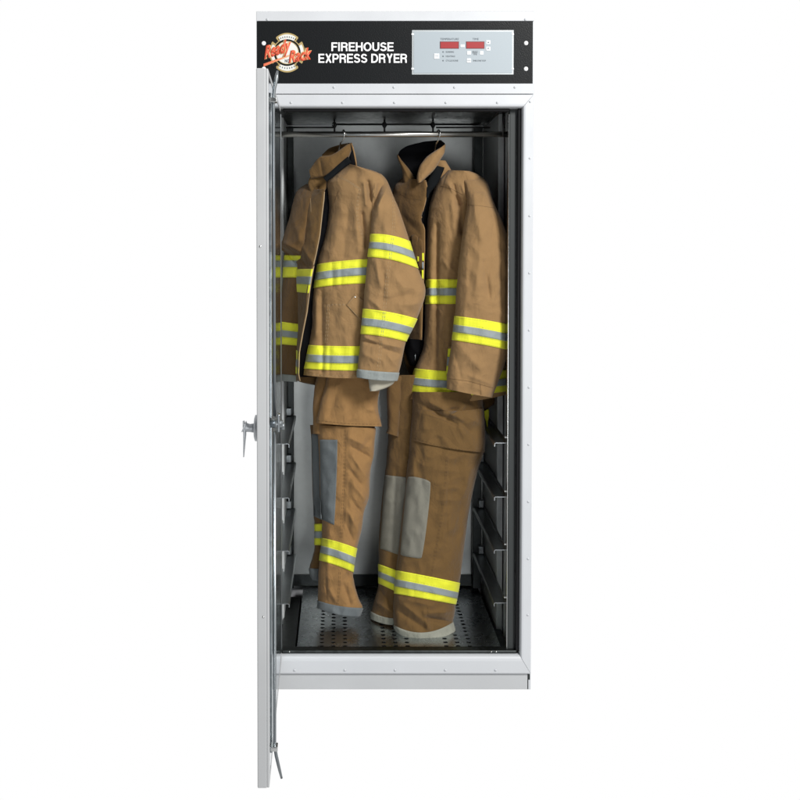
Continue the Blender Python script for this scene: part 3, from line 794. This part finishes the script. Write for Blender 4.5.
# ---------------------------------------------------------------- RIGHT JACKET
jk2 = thing('jacket', (X(455), .24, Z(395, .24)), 'tan turnout coat with wide black lined collar, hanging on the right by the jamb', 'jacket', 'turnout coats in the cabinet')
loft('lining', setY([(410, 176, 452, 174), (406, 200, 460, 200), (404, 250, 465, 250), (404, 300, 470, 300), (404, 345, 470, 345), (410, 366, 470, 366)], .345, .06, .02), M['lining'], jk2, seed=20, amp=.001)
bkp = loft('back_panel', setY([(402, 182, 484, 178), (398, 230, 500, 230), (400, 330, 504, 330), (412, 380, 507, 380), (440, 396, 507.5, 394, 3), (482, 402, 502, 398), (484, 411, 488, 409)], .395, .03, .02), M['tan_shaded'], jk2, seed=21, amp=.001)
yb = Piece(setY([(484, 411, 489, 409), (484.8, 417, 489, 416), (486, 422, 488, 422), (486.5, 427, 488, 427)], .35, .004, .004), seed=2, amp=.0005); yb.build('hem_strap', M['yellow'], jk2, 24)
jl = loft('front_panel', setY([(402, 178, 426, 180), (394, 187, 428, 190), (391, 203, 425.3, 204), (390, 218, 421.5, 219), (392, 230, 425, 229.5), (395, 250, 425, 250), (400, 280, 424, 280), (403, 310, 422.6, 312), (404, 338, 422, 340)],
    .275, .03, .01), M['tan_shaded'], jk2, folds=[(395, 190, 420, 196, 4, .003), (402, 215, 420, 235, 4, -.004), (410, 260, 412, 330, 3, .004)], seed=22, slant=.05, amp=.003, nth=110)
jl.seam([(426, 182), (427.6, 190), (425, 203), (421.3, 218), (424.6, 230), (424.7, 250), (423.6, 280), (422.2, 312), (421.6, 338)], r=.0018, mat=M['tan'], off=0, name='placket_edge')
jl.seam([(400, 194), (410, 199), (423, 200)], mat=M['stitch_dark'])
for (a, b, c, d) in ((411, 236, 418, 262), (417, 240, 422.5, 268)):
    jl.patch('radio_pocket', (a, b), (c, b+1), (c, d), (a+1, d), M['tan_shaded'], thick=.007, n=12, bow=(2, 0, 1, 0))
for (a, b, c, d, m_) in ((421.8, 253, 424, 261, 'yellow'), (416.8, 256, 419, 262, 'yellow'), (421.8, 262, 423.8, 269, 'silver'), (421.5, 270, 423.6, 279, 'yellow')):
    jl.patch('reflective_tab', (a, b), (c, b), (c, d), (a, d), M[m_], thick=.009, n=6)
bm = bmesh.new(); p = P(415.3, 357, .27); add_tube(bm, [p+Vector((0, 0, .012)), p, p-Vector((0, 0, .014))], [.0010, .0022, .0014], 8)
from_bm('zip_pull', bm, M['zinc'], jk2, True)
fr_f = [(437, 225, 436, 368, 2.2, -.010), (430, 240, 429, 330, 4, .005), (446, 215, 447, 345, 6, .007), (454, 186, 458, 204, 2.2, -.012), (462, 186, 466, 198, 2.0, .006), (448, 184, 456, 194, 2.4, .007),
    (459, 200, 462, 232, 2.2, -.010), (452, 205, 456, 236, 3, .006), (444, 262, 455, 274, 3, .005), (442, 340, 447, 366, 2.6, -.006), (428, 300, 440, 312, 4, .004)]
jr = loft('front_panel', setY([(448, 170, 470, 171), (438, 181, 480, 177), (431, 198, 480, 194), (428, 215, 480, 213), (426.3, 235, 482, 236), (425.5, 260, 486, 260), (425.4, 279.3, 490, 279.3), (425, 304, 492, 304),
    (424.6, 325, 496, 325), (424, 345, 500, 347), (415, 368.3, 507.5, 369.5, 2.6), (410, 391.3, 507.5, 391, 4), (408, 398.5, 507, 394.5, 5.5)], .26, .085, .05), M['tan'], jk2, folds=fr_f, seed=25, slant=.025, amp=.004, nth=190, dens=1.1)
jr.band(6, 7); jr.band(10, 11)
jr.seam([(441, 186), (452, 189), (463, 195)], mat=M['stitch_dark'])
jr.seam([(409, 396.5), (430, 399.3), (447, 399.5)], mat=M['stitch_dark'], dash=True)
lit = loft('pocket_edge', setY([(448.4, 347, 456, 347), (448.2, 348.6, 456, 348.6), (446.8, 373.6, 455, 373.6), (446.6, 376, 455, 376)], .165, .012, .01), M['tan'], jk2, seed=26, amp=.0006, nth=40)
lit.band(1, 2, nth=40)
sl_f = [(480, 215, 478, 300, 8, .007), (468, 250, 464, 330, 4, .004), (484, 262, 490, 300, 2.2, -.005), (493, 225, 486, 300, 5, -.005), (474, 196, 476, 225, 4, .004), (470, 305, 482, 300, 3, .004), (490, 300, 500, 288, 4, .004), (462, 350, 480, 368, 5, .004), (455, 355, 462, 380, 3, -.003),
    (500, 240, 502, 300, 4, -.005), (470, 376, 490, 384, 3, .004), (486, 190, 482, 205, 4, .004)]
s2 = loft('sleeve', [(x0, y0, x1, y1, Y, bf, .05, sg) for (x0, y0, x1, y1, Y, bf, sg) in [(452, 170.5, 479, 174.5, .26, .03, 0), (462, 181, 487.5, 183, .215, .055, 0), (467, 197, 492, 198, .175, .065, 0), (465.7, 213, 499, 214, .155, .07, 0), (462, 238, 508.5, 240, .14, .075, 0),
    (458.7, 265, 510, 266, .13, .075, 0), (456, 295, 510.3, 297, .13, .075, 0), (454.8, 316, 510, 324.8, .13, .075, -.8), (452.2, 340, 508.6, 350, .13, .075, -.6), (449, 360, 504, 366, .135, .07, 0), (446.7, 378, 497.5, 384, .14, .065, 0),
    (446.8, 389, 492, 397.6, .14, .06, .5)]], M['tan'], jk2, folds=sl_f, seed=28, amp=.0035, nth=170, dens=1.1)
s2.band(7, 8)
s2.seam([(467, 205), (478, 205.5), (495, 208)], mat=M['stitch_dark'], off=0)
s2.seam([(449, 378.5), (470, 381.5), (493, 388)], mat=M['stitch_dark'])
s2.seam([(480, 383.5), (481, 395)], mat=M['stitch_dark'])
c2 = thing  # (name kept free)
loft('collar_lining', setY([(424, 141.5, 441, 140), (407, 146, 445, 143.5), (399.5, 151.5, 445, 147), (398, 157, 438, 152), (402, 164, 428, 159), (408, 171, 421, 168), (415.5, 181.5, 418, 181)], .31, .006, .05), M['lining'], jk2, seed=30, amp=.0006, amp2=.0004, nth=80)
loft('collar', setY([(396.8, 154, 398.6, 155.5), (398, 160, 402, 160.5), (401, 167, 407.5, 167), (402.5, 174, 412.5, 174), (403, 180, 416, 180.5), (405, 185, 418, 184.5)], .285, .022, .008), M['tan2'], jk2, seed=31, amp=.001, amp2=.0008, nth=80,
     folds=[(402, 165, 411, 181, 2, .003)])
loft('collar', setY([(436, 160, 445.5, 160.5), (436, 165, 449, 166.5), (434, 171, 452, 172), (432, 178, 452, 178)], .265, .018, .02), M['tan'], jk2, seed=32, amp=.001, amp2=.0008, nth=60)
loft('hook_tape', setY([(434.5, 165, 444.5, 167.5), (431, 174, 441.8, 175), (426.5, 183, 437.5, 184), (425.8, 191, 430, 193), (426, 197, 428.5, 198)], .225, .016, .01), M['velcro'], jk2, seed=33, amp=.0006, nth=60)
loft('collar', setY([(441.5, 147, 445.6, 144), (430, 154.3, 444.6, 152), (422, 162, 440, 161), (418, 171, 434.5, 169.5), (416.8, 179, 426.5, 177.5), (417.8, 183, 421, 182.3)], .215, .024, .008), M['tan'], jk2, seed=34, amp=.0012, amp2=.001, nth=90,
     folds=[(440, 150, 422, 176, 4, .004)], label='upturned collar wing nearest the viewer')

# ---------------------------------------------------------------- LEFT JACKET
jk1 = thing('jacket', (X(350), .2, Z(378, .2)), 'tan turnout coat with upright folded collar and front half open, hanging on the left', 'jacket', 'turnout coats in the cabinet')
loft('back_panel', setY([(314, 180, 372, 172), (304, 210, 376, 205), (298, 280, 372, 280), (296, 350, 366, 350), (296, 378, 364, 378), (300, 382, 362, 382), (322, 386.5, 360, 385)], .35, .03, .02), M['tan_shaded'], jk1, seed=40, amp=.001)
loft('lining', setY([(318, 186, 356, 184), (312, 210, 356, 210), (305, 250, 352, 250), (299, 300, 350, 300), (297, 350, 346, 350), (297, 377, 344, 377)], .262, .04, .01), M['lining'], jk1, seed=41, amp=.001)
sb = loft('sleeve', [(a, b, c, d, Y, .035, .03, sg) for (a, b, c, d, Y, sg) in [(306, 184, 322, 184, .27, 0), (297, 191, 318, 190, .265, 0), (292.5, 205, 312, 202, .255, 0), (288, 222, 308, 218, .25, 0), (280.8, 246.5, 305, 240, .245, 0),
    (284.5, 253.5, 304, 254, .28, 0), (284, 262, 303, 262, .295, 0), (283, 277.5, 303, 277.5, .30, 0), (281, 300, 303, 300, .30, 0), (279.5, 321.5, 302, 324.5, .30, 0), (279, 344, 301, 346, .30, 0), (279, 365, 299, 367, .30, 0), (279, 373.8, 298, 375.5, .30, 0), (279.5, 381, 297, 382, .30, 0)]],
    M['tan_shaded'], jk1, folds=[(282, 248, 296, 262, 2.2, -.012), (284, 243, 300, 252, 3, .008), (292, 215, 300, 240, 4, .005)], seed=42, slant=.04, amp=.002, nth=110, dens=1.2)
sb.band(5.2, 7); sb.band(9, 10)
sb.band(12, 13, 'cuff', [M['greycuff']], stripes=((0, 1, 0),), off=.003)
fl1 = loft('front_panel', setY([(308, 190, 325, 189), (299, 198, 324.5, 200), (294, 213, 323, 212), (291, 233, 320.5, 235), (292, 252, 317, 253), (294.8, 262, 314.3, 265), (295, 269.2, 312.5, 269), (295.5, 291.8, 308.5, 293.2), (296.5, 310, 306.5, 312),
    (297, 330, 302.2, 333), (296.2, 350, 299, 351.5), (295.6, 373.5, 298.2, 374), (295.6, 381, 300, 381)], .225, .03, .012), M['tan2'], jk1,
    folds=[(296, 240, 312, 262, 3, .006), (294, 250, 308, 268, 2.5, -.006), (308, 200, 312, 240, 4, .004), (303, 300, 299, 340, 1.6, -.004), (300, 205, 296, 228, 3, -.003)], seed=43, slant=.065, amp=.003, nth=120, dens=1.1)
fl1.band(6, 7, nth=100); fl1.band(10, 11, nth=80)
fl1.seam([(324.4, 192), (323.8, 200), (322.3, 212), (319.8, 235), (316.3, 253), (313.4, 265)], r=.0016, mat=M['stitch'], off=0, name='placket_edge')
pe = tube('placket_edge', [P(x, y, .175) for x, y in ((313.8, 266), (311.5, 278), (309.5, 292), (307, 312), (302.8, 333), (299.4, 352), (298.6, 374), (300, 381))], .0022, M['stitch'], jk1, 8)
fl1.seam([(304, 190), (309, 195), (311, 197)], mat=M['stitch_dark'])
fl1.seam([(310.5, 197), (311, 212)], mat=M['stitch'])
rp_f = [(322, 292, 322, 346, 3.2, -.009), (316, 300, 315, 335, 3, .006), (330, 345, 329, 375, 2, -.003), (323, 346, 322, 372, 2.2, -.008), (362, 214, 366, 246, 2.6, -.014), (355, 210, 358, 250, 4, .006), (340, 205, 332, 255, 7, .005), (349, 200, 344, 256, 4, -.003),
    (368, 182, 371, 200, 2.0, -.012), (364, 184, 366, 205, 2.2, .007), (376, 184, 374, 196, 2.2, .007), (332, 262, 333, 288, 2.4, -.003), (341, 262, 341, 286, 2, -.003), (338, 188, 360, 194, 8, .004), (340, 290, 345, 340, 8, .004)]
fr1 = loft('front_panel', setY([(347, 163, 357, 166), (336.5, 171.5, 378, 172.5), (327, 182, 385, 179), (327.5, 192, 387, 188), (328.5, 206, 384, 204), (326, 230, 382, 228), (320, 250, 380, 247), (316.8, 264.3, 378, 259, -1.3), (313.7, 288, 374, 283.3, -1.2), (312.2, 300, 373, 300),
    (312, 322, 371, 322), (308.6, 345, 368, 346, .6), (304.2, 368.6, 366, 370.3, .9), (303, 375, 364, 378, 1.4)], .215, .075, .04), M['tan'], jk1, folds=rp_f, seed=45, slant=.03, amp=.0035, nth=200, dens=1.15)
fr1.band(7, 8, nth=200); fr1.band(11, 12, nth=200)
fr1.seam([(337, 176), (348, 181), (360, 189)], pair=1.0, mat=M['stitch'])
fr1.seam([(360, 189), (357.8, 200), (357, 215), (359.5, 228), (364, 240)], pair=1.3, mat=M['stitch'], dash=True)
fr1.seam([(339, 190), (333, 205), (326, 232)], mat=M['stitch_dark'])
fr1.seam([(327, 305), (346, 304.5)], pair=1.0, mat=M['stitch'], dash=True)
fr1.seam([(328.5, 305), (327.5, 325), (326, 343)], pair=2.0, mat=M['stitch'], dash=True)
fr1.seam([(305, 373), (325, 376), (356, 375.7)], mat=M['stitch'], dash=True)
fr1.patch('pocket_flap', (355, 293.5), (368, 303), (366, 327), (346, 305), M['tan'], thick=.004, n=20)
fr1.seam([(348, 304), (355.3, 295.6), (363, 301)], mat=M['stitch'], off=.0048)
fr1.seam([(349, 307), (362, 321)], mat=M['stitch'], off=.0048)
bm = bmesh.new(); h = fr1.hit(355, 297, .004); add_dome(bm, h, .0026, .0016); from_bm('snap', bm, M['chrome'], fr1.obj, True)
s_f = [(373, 208, 383, 178, 2.0, -.016), (378, 206, 388, 186, 3, .009), (371, 196, 376, 182, 2, .006), (384, 270, 383, 300, 2.4, -.004), (376, 262, 380, 285, 3, .005), (370, 300, 382, 310, 3, .005), (392, 270, 404, 288, 5, .004), (388, 300, 410, 294, 4, -.005), (400, 305, 416, 304, 4, .006),
    (364, 337, 376, 342, 2.0, .005), (362, 341, 380, 345, 1.8, -.005), (384, 344, 402, 348, 2.4, .006), (384, 349, 400, 354, 2.2, -.004), (366, 355, 378, 362, 3, .004), (388, 356, 396, 366, 3, .004), (404, 240, 414, 275, 4, -.003),
    (395, 205, 398, 230, 4, .004)]
s1 = loft('sleeve', [(a, b, c, d, Y, bf, .04, sg) for (a, b, c, d, Y, bf, sg) in [(360, 169, 381, 173.8, .22, .03, 0), (366, 180, 387, 180.5, .20, .05, 0), (370.5, 194, 393, 195, .165, .055, 0), (371.7, 212, 400, 212, .14, .06, 0), (370.5, 234, 409.7, 241, .125, .065, -2.3),
    (368, 257, 418, 268.5, .115, .068, -2.6), (364.8, 286, 425.6, 291, .11, .07, 0), (363.3, 308.8, 417, 318.8, .11, .068, -1.6), (361, 334, 406, 341.6, .11, .062, -1.2), (359, 354, 402.7, 357, .11, .06, 0), (357.6, 369, 399, 372.5, .11, .055, .6), (357.2, 377.5, 396.8, 381, .11, .052, 1)]],
    M['tan'], jk1, folds=s_f, seed=47, amp=.003, amp2=.002, nth=180, dens=1.25)
s1.band(4, 5, nth=180); s1.band(7, 8, nth=180)
s1.band(10, 11, 'cuff', [M['greycuff']], stripes=((0, 1, 0),), off=.003)
s1.seam([(393.5, 196), (394, 216), (393, 235)], pair=2, mat=M['stitch'], dash=True)
s1.seam([(389.5, 262), (387, 280), (385.5, 300), (384.5, 310)], pair=2.2, mat=M['stitch'], dash=True)
s1.seam([(381, 339), (380, 355), (378, 370)], pair=2, mat=M['stitch'], dash=True)
s1.seam([(392.6, 238), (390, 260)], pair=1.8, mat=M['silver'], off=.0036, dash=True)
s1.seam([(384.3, 312), (382, 335)], pair=1.8, mat=M['silver'], off=.0036, dash=True)
loft('wristlet', setY([(368, 376, 396, 379), (368.6, 382, 392.5, 384.5), (369.5, 388, 385, 388.5), (370, 391.3, 377.5, 391)], .105, .022, .02), M['wrist'], jk1, seed=48, amp=.001, nth=70, dens=2)
# throat and collar
loft('throat_tab', setY([(311, 176, 326, 175), (308, 182, 327, 183), (309, 188, 326.5, 188), (311.5, 194.5, 325.5, 190)], .225, .012, .01), M['tan2'], jk1, seed=49, amp=.001, nth=60)
loft('collar_back', setY([(322, 154.5, 323, 166), (329, 148.5, 331, 162), (339, 144.8, 341, 157), (349.5, 142.8, 351, 152)], .27, .01, .01), M['tan_shaded'], jk1, seed=50, amp=.001, amp2=.0006, nth=60)
loft('collar_flap', setY([(348, 142.8, 351.8, 143.3), (348, 150, 353.8, 151.5), (349, 158, 355.3, 159), (350, 166.5, 356.3, 166)], .20, .012, .012), M['lining'], jk1, seed=51, amp=.0006, amp2=.0004, nth=50)
tube('collar_edge', [P(x, y, .188) for x, y in ((351, 142.8), (352.6, 147), (354.2, 153), (355.6, 160), (356.4, 166))], .0028, M['tan'], jk1, 8)
loft('hook_tape', setY([(323, 177.5, 326.8, 182), (328.5, 173.5, 332, 177.8), (336, 166.5, 339.5, 171.5), (343, 160, 347.5, 165.5), (348, 156.5, 352, 163)], .165, .008, .008), M['velcro'], jk1, seed=52, amp=.0005, nth=50, dens=1.5)
loft('collar', [(a, b, c, d, Y, .012, .012, 0) for (a, b, c, d, Y) in [(308.9, 170, 311, 179, .215), (314.6, 162.6, 318, 177.5, .20), (320.5, 156.5, 324.5, 176, .182), (331, 155, 333, 170, .168), (341, 149, 343, 161.5, .168), (346.5, 145, 348.5, 157.5, .175), (350.3, 143, 351.3, 151, .182)]],
     M['tan2'], jk1, folds=[(320, 160, 323, 176, 2, -.004), (322, 168, 345, 153, 3, .003)], seed=53, amp=.001, amp2=.001, nth=100, dens=1.6, label='stand collar folded forward above the black hook tape')
for o in COL.objects: pass

# ---------------------------------------------------------------- HANGERS
def hanger(px, py, x2, y2, label, Ya):
    t = thing('coat_hanger', (P(px, py, ry).x, ry, rz-.06), label, 'coat hanger', 'coat hangers on the rod')
    top_ = Vector((P(px, py, ry).x, ry, rz))
    pts = []
    for k in range(15):
        a = math.radians(-60+k*17)
        pts.append(top_+Vector((0.004*math.cos(a)+.003, -.0145*math.cos(a), .0145*math.sin(a)))) 
    pts = pts[::-1]
    b = P(x2, y2, ry+.085)
    pts = pts+[top_+Vector((.002, -.010, -.02)), top_.lerp(b, .6)+Vector((0, -.006, 0)), b, P(x2-1, y2+14, Ya), P(x2-1, y2+25, Ya)]
    bm = bmesh.new(); add_tube(bm, pts, .0027, 8); from_bm('hook', bm, M['chrome'], t, True)
    bm = bmesh.new(); c = P(x2-1, y2+25, Ya)
    add_tube(bm, [c+Vector((-.08, 0, -.05)), c+Vector((-.04, 0, -.016)), c, c+Vector((.04, 0, -.016)), c+Vector((.08, 0, -.05)), c+Vector((.07, 0, -.056)), c+Vector((-.07, 0, -.056)), c+Vector((-.08, 0, -.05))], .0035, 8)
    from_bm('shoulder_arm', bm, M['wire'], t, True)
hanger(342.5, 134, 339.5, 148, 'thin wire hanger hook above the left coat with the upright folded collar', .245)
hanger(437.5, 134, 434.5, 151, 'thin wire hanger hook above the right coat with the black lined collar', .305)

# ================================================================== LIGHT
w = bpy.data.worlds.new('World'); sc.world = w; w.use_nodes = True
nt = w.node_tree; bg = nt.nodes['Background']; bg.inputs[1].default_value = 1.0
tc = nt.nodes.new('ShaderNodeTexCoord'); sp = nt.nodes.new('ShaderNodeSeparateXYZ'); L(nt, tc.outputs['Generated'], sp.inputs[0])
mr = nt.nodes.new('ShaderNodeMapRange'); mr.inputs['From Min'].default_value = -.55; mr.inputs['From Max'].default_value = .05
L(nt, sp.outputs['Y'], mr.inputs['Value'])      # white behind the cabinet, dimmed behind the camera to cut front fill
m2 = nt.nodes.new('ShaderNodeMapRange'); m2.inputs['From Min'].default_value = -.03; m2.inputs['From Max'].default_value = -.17
m2.inputs['To Max'].default_value = .62
L(nt, sp.outputs['Z'], m2.inputs['Value'])      # unseen white floor in front, shaped to brighten the lower cabinet
mxx = nt.nodes.new('ShaderNodeMath'); mxx.operation = 'MAXIMUM'; L(nt, mr.outputs[0], mxx.inputs[0]); L(nt, m2.outputs[0], mxx.inputs[1])
L(nt, ramp(nt, mxx.outputs[0], [(0, (.045, .048, .055)), (1, (1, 1, 1))]), bg.inputs[0])
def area(name, loc, target, size, size_y, power, color=(1, 1, 1)):
    l = bpy.data.lights.new(name, 'AREA'); l.shape = 'RECTANGLE'; l.size = size; l.size_y = size_y; l.energy = power; l.color = color
    o = bpy.data.objects.new(name, l); COL.objects.link(o); o.location = loc
    o.rotation_euler = (Vector(target)-Vector(loc)).to_track_quat('-Z', 'Y').to_euler(); return o
area('softbox', (2.8, -4.6, 4.2), (0.15, .1, 1.0), 1.3, 1.5, 480, (1, .99, .97))
area('softbox', (.9, -4.4, .55), (0.2, .1, .9), 1.2, .9, 34, (.98, .99, 1))  # unseen low fill, added to brighten the lower back wall
sc.view_settings.view_transform = 'Standard'; sc.view_settings.look = 'None'
sc.view_settings.exposure = 0; sc.view_settings.gamma = 1
sc.render.engine = 'CYCLES'
sc.render.film_transparent = False
